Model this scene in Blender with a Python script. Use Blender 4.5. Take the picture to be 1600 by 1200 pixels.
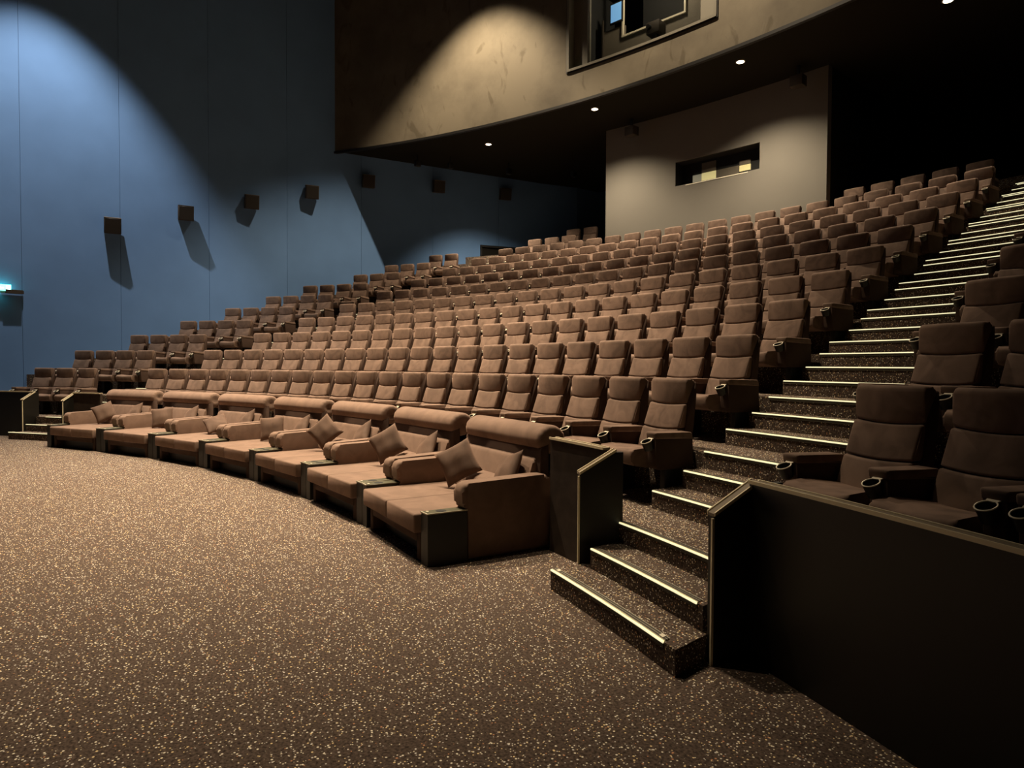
import bpy, bmesh, math, random
from mathutils import Vector, Matrix
PI = math.pi
random.seed(7)
C = bpy.context.scene
for o in list(bpy.data.objects): bpy.data.objects.remove(o)
COL = C.collection
# ------------------------------------------------------------------ camera, exposure, world, big lights
CAM_H = 1.6586
TH, PIT, ROL, FPX = 0.8304, 0.0279, 0.0048, 1043.056
def make_camera():
    fwd = Vector((-math.sin(TH)*math.cos(PIT), math.cos(TH)*math.cos(PIT), -math.sin(PIT)))
    xu = Vector((math.cos(TH), math.sin(TH), 0))
    up = xu.cross(fwd)
    xr = math.cos(ROL)*xu + math.sin(ROL)*up
    ur = -math.sin(ROL)*xu + math.cos(ROL)*up
    cd = bpy.data.cameras.new('camera'); co = bpy.data.objects.new('camera', cd); COL.objects.link(co)
    m = Matrix((xr, ur, -fwd)).transposed().to_4x4(); m.translation = (0, 0, CAM_H)
    co.matrix_world = m
    cd.sensor_width = 36; cd.lens = FPX*36/1600; cd.clip_end = 200
    C.camera = co
make_camera()
C.view_settings.view_transform = 'Standard'; C.view_settings.look = 'None'
C.view_settings.exposure = 0.0; C.view_settings.gamma = 1; C.view_settings.use_curve_mapping = False
w = bpy.data.worlds.new('world'); C.world = w; w.use_nodes = True
w.node_tree.nodes['Background'].inputs[0].default_value = (0.9, 0.75, 0.55, 1)
w.node_tree.nodes['Background'].inputs[1].default_value = 0.002

CEIL = 15.3
WARM = (1.0, 0.80, 0.56)
def spot(loc, target, watts, half, blend, color=WARM, radius=0.08):
    l = bpy.data.lights.new('ceiling_spot', 'SPOT'); l.energy = watts; l.color = color
    l.spot_size = math.radians(2*half); l.spot_blend = blend; l.shadow_soft_size = radius
    o = bpy.data.objects.new('ceiling_spot', l); COL.objects.link(o); o.location = loc
    d = Vector(target)-Vector(loc); o.rotation_euler = d.to_track_quat('-Z', 'Y').to_euler()
    return o
# ceiling fixtures (position, aim, watts, half angle, blend)
CEIL_SPOTS = [
    ((-19.2, 2.7, 15.0), (-19.5, 2.7, 0), 6000, 35, 0.48, (1.0, 0.91, 0.80)),
    ((-15.4, 11.4, 15.0), (-15.4, 11.2, 0), 6000, 44, 0.5, WARM),
    ((-9.0, 12.1, 15.0), (-9.0, 11.8, 0), 4400, 44, 0.6, WARM),
    ((-12.2, 4.3, 15.0), (-11.6, 5.0, 0), 17000, 35, 0.85, WARM),
    ((-7.8, 4.5, 15.0), (-8.6, 5.4, 0), 11500, 33, 0.95, WARM),
    ((-6.4, 0.8, 15.0), (-6.0, -0.6, 0), 1900, 29, 0.95, WARM),
]
for a in CEIL_SPOTS: spot(*a)
# downlights under the balcony
SOFFIT_Z = 9.11
SOFFIT_SPOTS = [(-17.32, 14.70), (-12.86, 14.95), (-8.46, 15.24), (-4.21, 15.78)]
SOFFIT_W = [2300, 1900, 1900, 800]

# ------------------------------------------------------------------ hall geometry
CX, CY = -8.755152, -13.562996          # centre of the seating arcs
R0, DR = 19.580420, 1.138368            # radius of first row, row depth
RISE = 0.451024; RS = RISE/3
PITCH = 0.672; S = 1.12
def rowR(k): return R0 + k*DR
def tierR(k): return rowR(k) - 1.10
def tierZ(k): return RISE*(k+1)
SM, SC = -9.4449*S, -7.8171*S
def seat_angle(k, i):
    R = rowR(k); return math.asin((SM-SC)/R) + (i-10)*PITCH/R + 0.36*PITCH/R
def pol(R, a): return Vector((CX + R*math.sin(a), CY + R*math.cos(a), 0))
def ang_x(R, x): return math.asin(max(-1, min(1, (x-CX)/R)))
WALL = [(-21.95, -10.5), (-21.95, -1.2), (-21.95, 2.39), (-21.98, 4.72), (-21.92, 7.16), (-21.82, 9.65), (-21.5, 12.27), (-20.95, 15.01), (-20.2, 17.7), (-19.0, 21.0), (-18.7, 23.5)]
def wall_x(y):
    for (x0, y0), (x1, y1) in zip(WALL, WALL[1:]):
        if y0 <= y <= y1: return x0 + (x1-x0)*(y-y0)/(y1-y0)
    return WALL[-1][0] if y > 0 else WALL[0][0]
RIGHT_X = 4.4
def a_left(R):
    a = math.radians(-25)
    for _ in range(30):
        p = pol(R, a); a = ang_x(R, wall_x(p.y))
    return a

# ------------------------------------------------------------------ materials
def nt(name):
    m = bpy.data.materials.new(name); m.use_nodes = True
    n = m.node_tree.nodes; return m, n, m.node_tree.links, n['Principled BSDF']
def plain(name, col, rough=0.6, metal=0.0, spec=0.5, noise=0.0, scale=8.0, bump=0.0, bscale=60.0):
    m, n, l, b = nt(name)
    b.inputs['Base Color'].default_value = (*col, 1); b.inputs['Roughness'].default_value = rough
    b.inputs['Metallic'].default_value = metal; b.inputs['Specular IOR Level'].default_value = spec
    tc = n.new('ShaderNodeTexCoord')
    if noise:
        t = n.new('ShaderNodeTexNoise'); t.inputs['Scale'].default_value = scale; t.inputs['Detail'].default_value = 4
        r = n.new('ShaderNodeValToRGB'); l.new(tc.outputs['Object'], t.inputs['Vector']); l.new(t.outputs['Fac'], r.inputs['Fac'])
        r.color_ramp.elements[0].position = 0.3; r.color_ramp.elements[1].position = 0.7
        r.color_ramp.elements[0].color = (*[c*(1-noise) for c in col], 1); r.color_ramp.elements[1].color = (*[min(1, c*(1+noise)) for c in col], 1)
        l.new(r.outputs['Color'], b.inputs['Base Color'])
    if bump:
        t2 = n.new('ShaderNodeTexNoise'); t2.inputs['Scale'].default_value = bscale; t2.inputs['Detail'].default_value = 3
        bp = n.new('ShaderNodeBump'); bp.inputs['Strength'].default_value = bump; bp.inputs['Distance'].default_value = 0.01
        l.new(tc.outputs['Object'], t2.inputs['Vector']); l.new(t2.outputs['Fac'], bp.inputs['Height']); l.new(bp.outputs['Normal'], b.inputs['Normal'])
    return m
def emit(name, col, strength):
    m, n, l, b = nt(name)
    b.inputs['Base Color'].default_value = (*col, 1); b.inputs['Emission Color'].default_value = (*col, 1); b.inputs['Emission Strength'].default_value = strength
    return m
def fabric(name, col, var=0.22):
    # suede upholstery: nap patches differ from seat to seat
    m, n, l, b = nt(name)
    tc = n.new('ShaderNodeTexCoord'); oi = n.new('ShaderNodeObjectInfo')
    add = n.new('ShaderNodeVectorMath'); add.operation = 'ADD'
    mul = n.new('ShaderNodeMath'); mul.operation = 'MULTIPLY'; mul.inputs[1].default_value = 37.0
    l.new(oi.outputs['Random'], mul.inputs[0]); l.new(tc.outputs['Object'], add.inputs[0]); l.new(mul.outputs[0], add.inputs[1])
    t = n.new('ShaderNodeTexNoise'); t.inputs['Scale'].default_value = 4.5; t.inputs['Detail'].default_value = 3; t.inputs['Distortion'].default_value = 1.2
    l.new(add.outputs[0], t.inputs['Vector'])
    r = n.new('ShaderNodeValToRGB'); l.new(t.outputs['Fac'], r.inputs['Fac'])
    r.color_ramp.elements[0].position = 0.35; r.color_ramp.elements[1].position = 0.65
    r.color_ramp.elements[0].color = (*[c*(1-var) for c in col], 1); r.color_ramp.elements[1].color = (*[c*(1+var) for c in col], 1)
    l.new(r.outputs['Color'], b.inputs['Base Color'])
    b.inputs['Roughness'].default_value = 0.85; b.inputs['Specular IOR Level'].default_value = 0.2
    b.inputs['Sheen Weight'].default_value = 0.35; b.inputs['Sheen Roughness'].default_value = 0.45
    b.inputs['Sheen Tint'].default_value = (*[min(1, c*4) for c in col], 1)
    f = n.new('ShaderNodeTexNoise'); f.inputs['Scale'].default_value = 420; bp = n.new('ShaderNodeBump')
    bp.inputs['Strength'].default_value = 0.25; bp.inputs['Distance'].default_value = 0.002
    l.new(tc.outputs['Object'], f.inputs['Vector']); l.new(f.outputs['Fac'], bp.inputs['Height']); l.new(bp.outputs['Normal'], b.inputs['Normal'])
    return m
def carpet():
    m, n, l, b = nt('speckled_carpet')
    g = n.new('ShaderNodeNewGeometry')
    base = n.new('ShaderNodeTexNoise'); base.inputs['Scale'].default_value = 70; base.inputs['Detail'].default_value = 3
    l.new(g.outputs['Position'], base.inputs['Vector'])
    br = n.new('ShaderNodeValToRGB'); br.color_ramp.elements[0].position = 0.3; br.color_ramp.elements[1].position = 0.7
    br.color_ramp.elements[0].color = (0.034, 0.024, 0.019, 1); br.color_ramp.elements[1].color = (0.150, 0.108, 0.084, 1)
    l.new(base.outputs['Fac'], br.inputs['Fac'])
    last = br.outputs['Color']
    for sc, thr, keep, seed in ((50, 0.22, 0.44, 0.0), (72, 0.20, 0.64, 5.3)):
        ad = n.new('ShaderNodeVectorMath'); ad.operation = 'ADD'; ad.inputs[1].default_value = (seed, seed*2, seed*.5)
        l.new(g.outputs['Position'], ad.inputs[0])
        v = n.new('ShaderNodeTexVoronoi'); v.inputs['Scale'].default_value = sc; v.inputs['Randomness'].default_value = 0.9
        l.new(ad.outputs[0], v.inputs['Vector'])
        sep = n.new('ShaderNodeSeparateColor'); l.new(v.outputs['Color'], sep.inputs['Color'])
        k = n.new('ShaderNodeMath'); k.operation = 'GREATER_THAN'; k.inputs[1].default_value = keep; l.new(sep.outputs['Red'], k.inputs[0])
        d = n.new('ShaderNodeMapRange'); d.inputs['From Min'].default_value = thr; d.inputs['From Max'].default_value = thr+0.08
        d.inputs['To Min'].default_value = 1; d.inputs['To Max'].default_value = 0; l.new(v.outputs['Distance'], d.inputs['Value'])
        f = n.new('ShaderNodeMath'); f.operation = 'MULTIPLY'; l.new(k.outputs[0], f.inputs[0]); l.new(d.outputs['Result'], f.inputs[1])
        cr = n.new('ShaderNodeValToRGB'); cr.color_ramp.interpolation = 'CONSTANT'
        cr.color_ramp.elements[0].position = 0; cr.color_ramp.elements[0].color = (1.0, 0.90, 0.70, 1)
        cr.color_ramp.elements[1].position = 0.45; cr.color_ramp.elements[1].color = (0.95, 0.72, 0.38, 1)
        e = cr.color_ramp.elements.new(0.7); e.color = (0.80, 0.74, 0.66, 1)
        e = cr.color_ramp.elements.new(0.9); e.color = (0.62, 0.30, 0.16, 1)
        l.new(sep.outputs['Green'], cr.inputs['Fac'])
        mx = n.new('ShaderNodeMix'); mx.data_type = 'RGBA'; l.new(f.outputs[0], mx.inputs['Factor'])
        l.new(last, mx.inputs['A']); l.new(cr.outputs['Color'], mx.inputs['B']); last = mx.outputs['Result']
    l.new(last, b.inputs['Base Color']); b.inputs['Roughness'].default_value = 0.95; b.inputs['Specular IOR Level'].default_value = 0.1
    bp = n.new('ShaderNodeBump'); bp.inputs['Strength'].default_value = 0.4; bp.inputs['Distance'].default_value = 0.006
    l.new(base.outputs['Fac'], bp.inputs['Height']); l.new(bp.outputs['Normal'], b.inputs['Normal'])
    return m
def plaster():
    m, n, l, b = nt('patched_grey_plaster')
    tc = n.new('ShaderNodeTexCoord')
    t = n.new('ShaderNodeTexNoise'); t.inputs['Scale'].default_value = 0.55; t.inputs['Detail'].default_value = 6; t.inputs['Roughness'].default_value = 0.6
    l.new(tc.outputs['Object'], t.inputs['Vector'])
    r = n.new('ShaderNodeValToRGB'); r.color_ramp.elements[0].position = 0.36; r.color_ramp.elements[1].position = 0.62
    r.color_ramp.elements[0].color = (0.102, 0.086, 0.061, 1); r.color_ramp.elements[1].color = (0.158, 0.135, 0.096, 1)
    l.new(t.outputs['Fac'], r.inputs['Fac'])
    # small water marks
    t2 = n.new('ShaderNodeTexNoise'); t2.inputs['Scale'].default_value = 1.3; t2.inputs['Detail'].default_value = 8; t2.inputs['Distortion'].default_value = 1.5
    mp = n.new('ShaderNodeMapping'); mp.inputs['Scale'].default_value = (1.4, 1.4, 0.6); l.new(tc.outputs['Object'], mp.inputs['Vector']); l.new(mp.outputs[0], t2.inputs['Vector'])
    r2 = n.new('ShaderNodeValToRGB'); r2.color_ramp.elements[0].position = 0.60; r2.color_ramp.elements[1].position = 0.68
    r2.color_ramp.elements[0].color = (1, 1, 1, 1); r2.color_ramp.elements[1].color = (0.72, 0.70, 0.66, 1)
    l.new(t2.outputs['Fac'], r2.inputs['Fac'])
    mx = n.new('ShaderNodeMix'); mx.data_type = 'RGBA'; mx.blend_type = 'MULTIPLY'; mx.inputs['Factor'].default_value = 1
    l.new(r.outputs['Color'], mx.inputs['A']); l.new(r2.outputs['Color'], mx.inputs['B']); l.new(mx.outputs['Result'], b.inputs['Base Color'])
    b.inputs['Roughness'].default_value = 0.8; b.inputs['Specular IOR Level'].default_value = 0.25
    return m
M = dict(
    carpet=carpet(), plaster=plaster(),
    fabric=fabric('brown_suede', (0.166, 0.110, 0.082)),
    fabric_shaded=fabric('brown_suede_shaded', (0.060, 0.036, 0.026), 0.1),  # same brown suede, darkened so sides and lounge base carry their shade
    lounge=fabric('lounge_brown_suede', (0.186, 0.122, 0.090), 0.12),
    pillow=fabric('cushion_brown_weave', (0.105, 0.066, 0.047), 0.15),
    black=plain('black_plastic', (0.012, 0.011, 0.010), 0.5),
    seam=plain('seam_dark', (0.02, 0.012, 0.009), 0.9),
    ring=plain('pale_metal_ring', (0.88, 0.80, 0.62), 0.4, 0.15),
    steel=plain('steel_foot', (0.35, 0.34, 0.32), 0.4, 0.9),
    alu=plain('brushed_aluminium', (0.55, 0.50, 0.38), 0.45, 0.4),
    brass=plain('pale_edge_trim', (0.85, 0.74, 0.50), 0.45, 0.15),
    groove=plain('grooved_rubber', (0.06, 0.05, 0.035), 0.7),
    glow=emit('glowing_nosing', (1.0, 0.92, 0.56), 0.95),
    laminate=plain('dark_laminate', (0.009, 0.0075, 0.005), 0.45, noise=0.15, scale=3),
    barrier=plain('brown_barrier_cloth', (0.045, 0.031, 0.022), 0.9, noise=0.25, scale=9, spec=0.2),
    captop=plain('cap_rail_bronze', (0.22, 0.17, 0.11), 0.5, noise=0.1),
    boxwood=plain('olive_black_shaded', (0.007, 0.007, 0.004), 0.5),  # box sides darkened further, so their shade sits in the colour
    boxtop=plain('box_top_laminate', (0.10, 0.095, 0.06), 0.35),
    blue=plain('blue_wall_cloth', (0.125, 0.238, 0.460), 0.9, noise=0.05, scale=1.2, spec=0.15),
    darkgap=plain('panel_gap', (0.10, 0.17, 0.28), 0.9),
    darkwall=plain('black_wall_cloth', (0.012, 0.011, 0.009), 0.9, spec=0.1),
    soffit=plain('black_soffit', (0.014, 0.013, 0.009), 0.9, spec=0.1),
    grey=plain('grey_booth_paint', (0.150, 0.137, 0.116), 0.85, noise=0.04, scale=0.8, spec=0.15),
    trimdark=plain('dark_edge_trim', (0.006, 0.005, 0.004), 0.5),
    reveal=plain('window_reveal_grey', (0.13, 0.118, 0.09), 0.8),
    roomwall=plain('room_brown_wall', (0.16, 0.135, 0.10), 0.8),
    roomdark=plain('room_dark', (0.01, 0.01, 0.01), 0.9),
    monitor=emit('blue_monitor', (0.16, 0.36, 0.62), 0.75),
    litpane=emit('lit_yellow_pane', (0.70, 0.60, 0.27), 0.55),
    dimpane=emit('dim_pane', (0.26, 0.24, 0.17), 0.4),
    speaker=plain('speaker_black_brown', (0.035, 0.024, 0.014), 0.7),
    exit=emit('exit_glow', (0.12, 1.0, 0.75), 6.0),
    exitw=emit('exit_white', (0.75, 1.0, 0.95), 7.0),
    lamp=emit('lamp_lens', (1.0, 0.88, 0.66), 25.0),
    white=plain('white_lamp_ring', (0.6, 0.57, 0.5), 0.5),
)
gm = M['glass'] = bpy.data.materials.new('booth_glass'); gm.use_nodes = True
gb = gm.node_tree.nodes['Principled BSDF']; gb.inputs['Transmission Weight'].default_value = 1; gb.inputs['Roughness'].default_value = 0.02; gb.inputs['IOR'].default_value = 1.1
gb.inputs['Base Color'].default_value = (0.9, 0.95, 0.95, 1)

# ------------------------------------------------------------------ mesh helpers
def link(name, me, m, parent=None, loc=None, rz=0.0):
    if isinstance(m, (list, tuple)):
        for x in m: me.materials.append(M[x])
    else: me.materials.append(M[m])
    o = bpy.data.objects.new(name, me); COL.objects.link(o)
    if parent is not None: o.parent = parent
    if loc is not None: o.location = loc
    o.rotation_euler = (0, 0, rz)
    return o
def finish(bm, smooth=True, angle=40):
    bmesh.ops.recalc_face_normals(bm, faces=bm.faces)
    me = bpy.data.meshes.new('mesh'); bm.to_mesh(me); bm.free()
    if smooth:
        for p in me.polygons: p.use_smooth = True
        me.set_sharp_from_angle(angle=math.radians(angle))
    return me
def obj(name, bm, m, parent=None, loc=None, rz=0.0, smooth=True, angle=40):
    return link(name, finish(bm, smooth, angle), m, parent, loc, rz)
def empty(name, loc=(0, 0, 0), rz=0.0):
    o = bpy.data.objects.new(name, None); COL.objects.link(o); o.location = loc; o.rotation_euler = (0, 0, rz); o.empty_display_size = 0.1
    return o
def tag(o, label=None, cat=None, group=None, kind=None):
    if label: o['label'] = label
    if cat: o['category'] = cat
    if group: o['group'] = group
    if kind: o['kind'] = kind
    return o
def add_box(bm, x0, x1, y0, y1, z0, z1, bev=0.0, seg=2, mi=0, mat=None):
    vs = [bm.verts.new(p) for p in ((x0, y0, z0), (x1, y0, z0), (x1, y1, z0), (x0, y1, z0), (x0, y0, z1), (x1, y0, z1), (x1, y1, z1), (x0, y1, z1))]
    if mat is not None:
        for v in vs: v.co = mat @ v.co
    fs = [bm.faces.new([vs[i] for i in f]) for f in ((0, 3, 2, 1), (4, 5, 6, 7), (0, 1, 5, 4), (1, 2, 6, 5), (2, 3, 7, 6), (3, 0, 4, 7))]
    for f in fs: f.material_index = mi
    if bev:
        es = list({e for f in fs for e in f.edges})
        bmesh.ops.bevel(bm, geom=es, offset=bev, segments=seg, profile=0.5, affect='EDGES')
    return bm
def box(*a, **k): return add_box(bmesh.new(), *a, **k)
def add_extrude_u(bm, prof, w, bev=0.0, nu=1, shape=None, u0=None, seg=2):
    """prof: closed (y, z) outline; extruded along u (x) over width w; shape(u_norm, y, z) -> (y, z)"""
    x0 = -w/2 if u0 is None else u0
    rings = []
    for j in range(nu+1):
        t = j/nu; x = x0 + w*t; un = 2*t-1
        ring = []
        for (y, z) in prof:
            if shape: y, z = shape(un, y, z)
            ring.append(bm.verts.new((x, y, z)))
        rings.append(ring)
    n = len(prof)
    for a, b in zip(rings, rings[1:]):
        for i in range(n): bm.faces.new((a[i], a[(i+1) % n], b[(i+1) % n], b[i]))
    f0 = bm.faces.new(rings[0][::-1]); f1 = bm.faces.new(rings[-1])
    if bev:
        es = list(f0.edges)+list(f1.edges)
        bmesh.ops.bevel(bm, geom=es, offset=bev, segments=seg, profile=0.5, affect='EDGES')
    return bm
def rounded(pts, r, n=3):
    """round the corners of a closed 2D polygon; r: radius or list"""
    out = []; N = len(pts)
    for i in range(N):
        p = Vector(pts[i]); a = Vector(pts[i-1]); b = Vector(pts[(i+1) % N])
        ri = r[i] if isinstance(r, (list, tuple)) else r
        if ri <= 0: out.append(tuple(p)); continue
        da = (a-p); db = (b-p); ri = min(ri, da.length*0.45, db.length*0.45)
        pa = p + da.normalized()*ri; pb = p + db.normalized()*ri
        for k in range(n+1):
            t = k/n; q = (1-t)**2*pa + 2*t*(1-t)*p + t*t*pb; out.append(tuple(q))
    return out
def add_tube(bm, pts, r, seg=8, closed=False, mi=0):
    pts = [Vector(p) for p in pts]; rings = []; N = len(pts)
    for i, p in enumerate(pts):
        a = pts[i-1] if (i > 0 or closed) else p; b = pts[(i+1) % N] if (i < N-1 or closed) else p
        d = (b-a).normalized(); ref = Vector((0, 0, 1)) if abs(d.z) < 0.95 else Vector((1, 0, 0))
        u = d.cross(ref).normalized(); v = d.cross(u)
        rings.append([bm.verts.new(p + r*(math.cos(2*PI*k/seg)*u + math.sin(2*PI*k/seg)*v)) for k in range(seg)])
    rng = range(N) if closed else range(N-1)
    for i in rng:
        A, B = rings[i], rings[(i+1) % N]
        for k in range(seg):
            f = bm.faces.new((A[k], A[(k+1) % seg], B[(k+1) % seg], B[k])); f.material_index = mi
    if not closed:
        bm.faces.new(rings[0][::-1]); bm.faces.new(rings[-1])
    return bm
def add_cyl(bm, c, r0, r1, z0, z1, seg=20, mi=0):
    A = [bm.verts.new((c[0]+r0*math.cos(2*PI*k/seg), c[1]+r0*math.sin(2*PI*k/seg), z0)) for k in range(seg)]
    B = [bm.verts.new((c[0]+r1*math.cos(2*PI*k/seg), c[1]+r1*math.sin(2*PI*k/seg), z1)) for k in range(seg)]
    for k in range(seg): bm.faces.new((A[k], A[(k+1) % seg], B[(k+1) % seg], B[k])).material_index = mi
    bm.faces.new(A[::-1]).material_index = mi; bm.faces.new(B).material_index = mi
    return bm
def add_plan(bm, poly, z0, z1, mi=0, ztop=None):
    """vertical prism over plan polygon; ztop optional per-vertex top heights"""
    n = len(poly)
    A = [bm.verts.new((p[0], p[1], z0)) for p in poly]
    B = [bm.verts.new((p[0], p[1], (ztop[i] if ztop else z1))) for i, p in enumerate(poly)]
    for k in range(n): bm.faces.new((A[k], A[(k+1) % n], B[(k+1) % n], B[k])).material_index = mi
    bm.faces.new(A[::-1]).material_index = mi; bm.faces.new(B).material_index = mi
    return bm
def add_sector(bm, Ra, Rb, fa, fb, z0, z1, n=24, mi=0):
    """solid ring sector; fa(R), fb(R) give the end angles at radius R"""
    aA, aB = fa(Ra), fb(Ra); bA, bB = fa(Rb), fb(Rb)
    I = [pol(Ra, aA+(aB-aA)*t/n) for t in range(n+1)]; O = [pol(Rb, bA+(bB-bA)*t/n) for t in range(n+1)]
    def V(p, z): return bm.verts.new((p.x, p.y, z))
    i0 = [V(p, z0) for p in I]; i1 = [V(p, z1) for p in I]; o0 = [V(p, z0) for p in O]; o1 = [V(p, z1) for p in O]
    F = []
    for t in range(n):
        F.append(bm.faces.new((i0[t], i0[t+1], i1[t+1], i1[t]))); F.append(bm.faces.new((o0[t+1], o0[t], o1[t], o1[t+1])))
        F.append(bm.faces.new((i1[t], i1[t+1], o1[t+1], o1[t]))); F.append(bm.faces.new((i0[t+1], i0[t], o0[t], o0[t+1])))
    F.append(bm.faces.new((i0[0], i1[0], o1[0], o0[0]))); F.append(bm.faces.new((i0[n], o0[n], o1[n], i1[n])))
    for f in F: f.material_index = mi
    return bm
def fx(x): return lambda R: ang_x(R, x)
def fc(deg): return lambda R: math.radians(deg)

# ------------------------------------------------------------------ the setting
bm = bmesh.new()
add_box(bm, -22.6, 4.8, -10.8, 8.0, -0.12, 0.0)
tag(obj('floor', bm, 'carpet', smooth=False), kind='structure')
bm = bmesh.new(); NT = 13
for k in range(NT):
    rb = tierR(k+1) if k < NT-1 else 36.0
    n = 60
    add_sector(bm, tierR(k), rb+0.001, a_left, fx(RIGHT_X), (-0.05 if k == 0 else tierZ(k-1)-0.05), tierZ(k), n)
tag(obj('tiered_floor', bm, 'carpet', smooth=False), 'dark speckled carpet tiers stepping up under the seat rows', kind='structure')

def add_wall_run(bm, pts, th, z0, z1, gap=0.005, side=-1):
    for (x0, y0), (x1, y1) in zip(pts, pts[1:]):
        d = Vector((x1-x0, y1-y0)).normalized(); nrm = Vector((d.y, -d.x))*side
        a = Vector((x0, y0))+d*gap; b = Vector((x1, y1))-d*gap
        bb = bmesh.new()
        add_plan(bm, [a, b, b+nrm*th, a+nrm*th], z0, z1)
        bb.free()
bm = bmesh.new()
add_wall_run(bm, WALL, 0.20, 0.0, CEIL, 0.004, side=-1)
bk = [(x-0.03, y) for x, y in WALL]
for (x0, y0), (x1, y1) in zip(bk, bk[1:]): add_plan(bm, [(x0, y0), (x1, y1), (x1-0.1, y1), (x0-0.1, y0)], 0.0, CEIL, mi=1)
tag(obj('wall_left', bm, ['blue', 'darkgap'], smooth=False), kind='structure')
tag(obj('wall_right', box(RIGHT_X, RIGHT_X+0.2, -10.8, 23.5, 0, CEIL), 'darkwall', smooth=False), kind='structure')
tag(obj('wall_front', box(-22.4, RIGHT_X+0.2, -11.0, -10.8, 0, CEIL), 'darkwall', smooth=False), kind='structure')
tag(obj('wall_back', box(-22.4, RIGHT_X+0.2, 22.9, 23.1, 0, CEIL), 'darkwall', smooth=False), kind='structure')
tag(obj('ceiling', box(-22.4, RIGHT_X+0.2, -11.0, 23.5, CEIL, CEIL+0.2), 'soffit', smooth=False), kind='structure')

# balcony front (fascia) with the projection window cut out
RF = 28.0
WA0, WA1, WZ0, WZ1 = math.radians(-8.96), math.radians(0.20), SOFFIT_Z+0.90, 12.75
def fasc(bm, a0, a1, z0, z1, n):
    add_sector(bm, RF, RF+0.2, lambda R: a0, lambda R: a1, z0, z1, n)
aL = a_left(RF)-0.002
bm = bmesh.new()
fasc(bm, aL, WA0, SOFFIT_Z, CEIL, 40)
fasc(bm, WA0, WA1, SOFFIT_Z, WZ0, 20)
fasc(bm, WA0, WA1, WZ1, CEIL, 20)
fasc(bm, WA1, ang_x(RF, RIGHT_X), SOFFIT_Z, CEIL, 50)
bmesh.ops.remove_doubles(bm, verts=bm.verts, dist=1e-5)
tag(obj('wall_balcony', bm, 'plaster', smooth=True, angle=30), kind='structure')
bm = bmesh.new()
add_sector(bm, RF-0.035, RF+0.06, lambda R: aL, lambda R: ang_x(R, RIGHT_X), SOFFIT_Z-0.075, SOFFIT_Z+0.001, 90)
tag(obj('trim_1', bm, 'trimdark', smooth=False), kind='structure')
bm = bmesh.new()
add_sector(bm, RF+0.06, 37.2, a_left, fx(RIGHT_X), SOFFIT_Z, SOFFIT_Z+0.25, 60)
tag(obj('ceiling_balcony', bm, 'soffit', smooth=False), kind='structure')

# lower projection booth
RB = 30.6; BA0, BA1 = -9.5, 3.15
W2A0, W2A1, W2Z0, W2Z1 = -5.0, -0.2, 6.96, 7.66
bm = bmesh.new(); zb = tierZ(9)-0.1
def bseg(a0, a1, z0, z1, n): add_sector(bm, RB, RB+0.2, fc(a0), fc(a1), z0, z1, n)
bseg(BA0, W2A0, zb, SOFFIT_Z, 12); bseg(W2A1, BA1, zb, SOFFIT_Z, 10); bseg(W2A0, W2A1, zb, W2Z0, 12); bseg(W2A0, W2A1, W2Z1, SOFFIT_Z, 12)
for a in (BA0, BA1):
    p = pol(RB+0.2, math.radians(a)); q = pol(35.5, math.radians(a)); t = Vector((math.cos(math.radians(a)), -math.sin(math.radians(a)), 0))*0.2*(1 if a < 0 else -1)
    add_plan(bm, [p, q, q+t, p+t], zb, SOFFIT_Z, mi=1)
tag(obj('wall_booth', bm, ['grey', 'darkwall'], smooth=True, angle=30), kind='structure')
# dark return wall at the left of the booth
bm = bmesh.new()
p = pol(RB+1.2, math.radians(-9.6)); q = pol(RB+1.2, math.radians(-10.6))
add_plan(bm, [p, q, pol(RB+1.4, math.radians(-10.6)), pol(RB+1.4, math.radians(-9.6))], tierZ(10), SOFFIT_Z)
tag(obj('trim_2', bm, 'darkwall', smooth=False), kind='structure')

def frame_at(deg, R, z):    # empty-style placement at an arc position: local x = right, local y = away from the screen
    a = math.radians(deg); p = pol(R, a); return (p.x, p.y, z), -a
# window_2: the small booth window
loc, rz = frame_at(-2.6, RB, W2Z0)
wn = empty('window_2', loc, rz); tag(wn, kind='structure')
HW = RB*math.radians(2.4)
obj('window_lining', add_box(add_box(add_box(box(-HW, HW, 0.03, 0.40, -0.02, 0.01), -HW, HW, 0.03, 0.40, 0.69, 0.74), -HW-0.03, -HW, 0.0, 0.40, -0.02, 0.74), HW, HW+0.03, 0.0, 0.4, -0.02, 0.74), 'roomdark', wn, smooth=False)
obj('window_back', box(-HW-0.2, HW+0.2, 0.40, 0.44, -0.2, 0.9), 'roomdark', wn, smooth=False)
obj('window_sill', box(-HW, HW, -0.015, 0.02, -0.03, -0.012), 'ring', wn, smooth=False)
for x0, x1, z0, z1, mt in ((-0.93, -0.66, 0.0, 0.32, 'dimpane'), (-0.64, -0.20, 0.03, 0.33, 'litpane'), (-0.64, -0.20, 0.345, 0.62, 'roomwall'), (0.52, 0.84, 0.15, 0.31, 'litpane'), (0.52, 0.84, 0.325, 0.44, 'roomwall'), (-0.18, 0.50, -0.0, 0.33, 'roomwall')):
    obj('pane', box(x0, x1, 0.36, 0.395, z0, z1), mt, wn, smooth=False)

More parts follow.
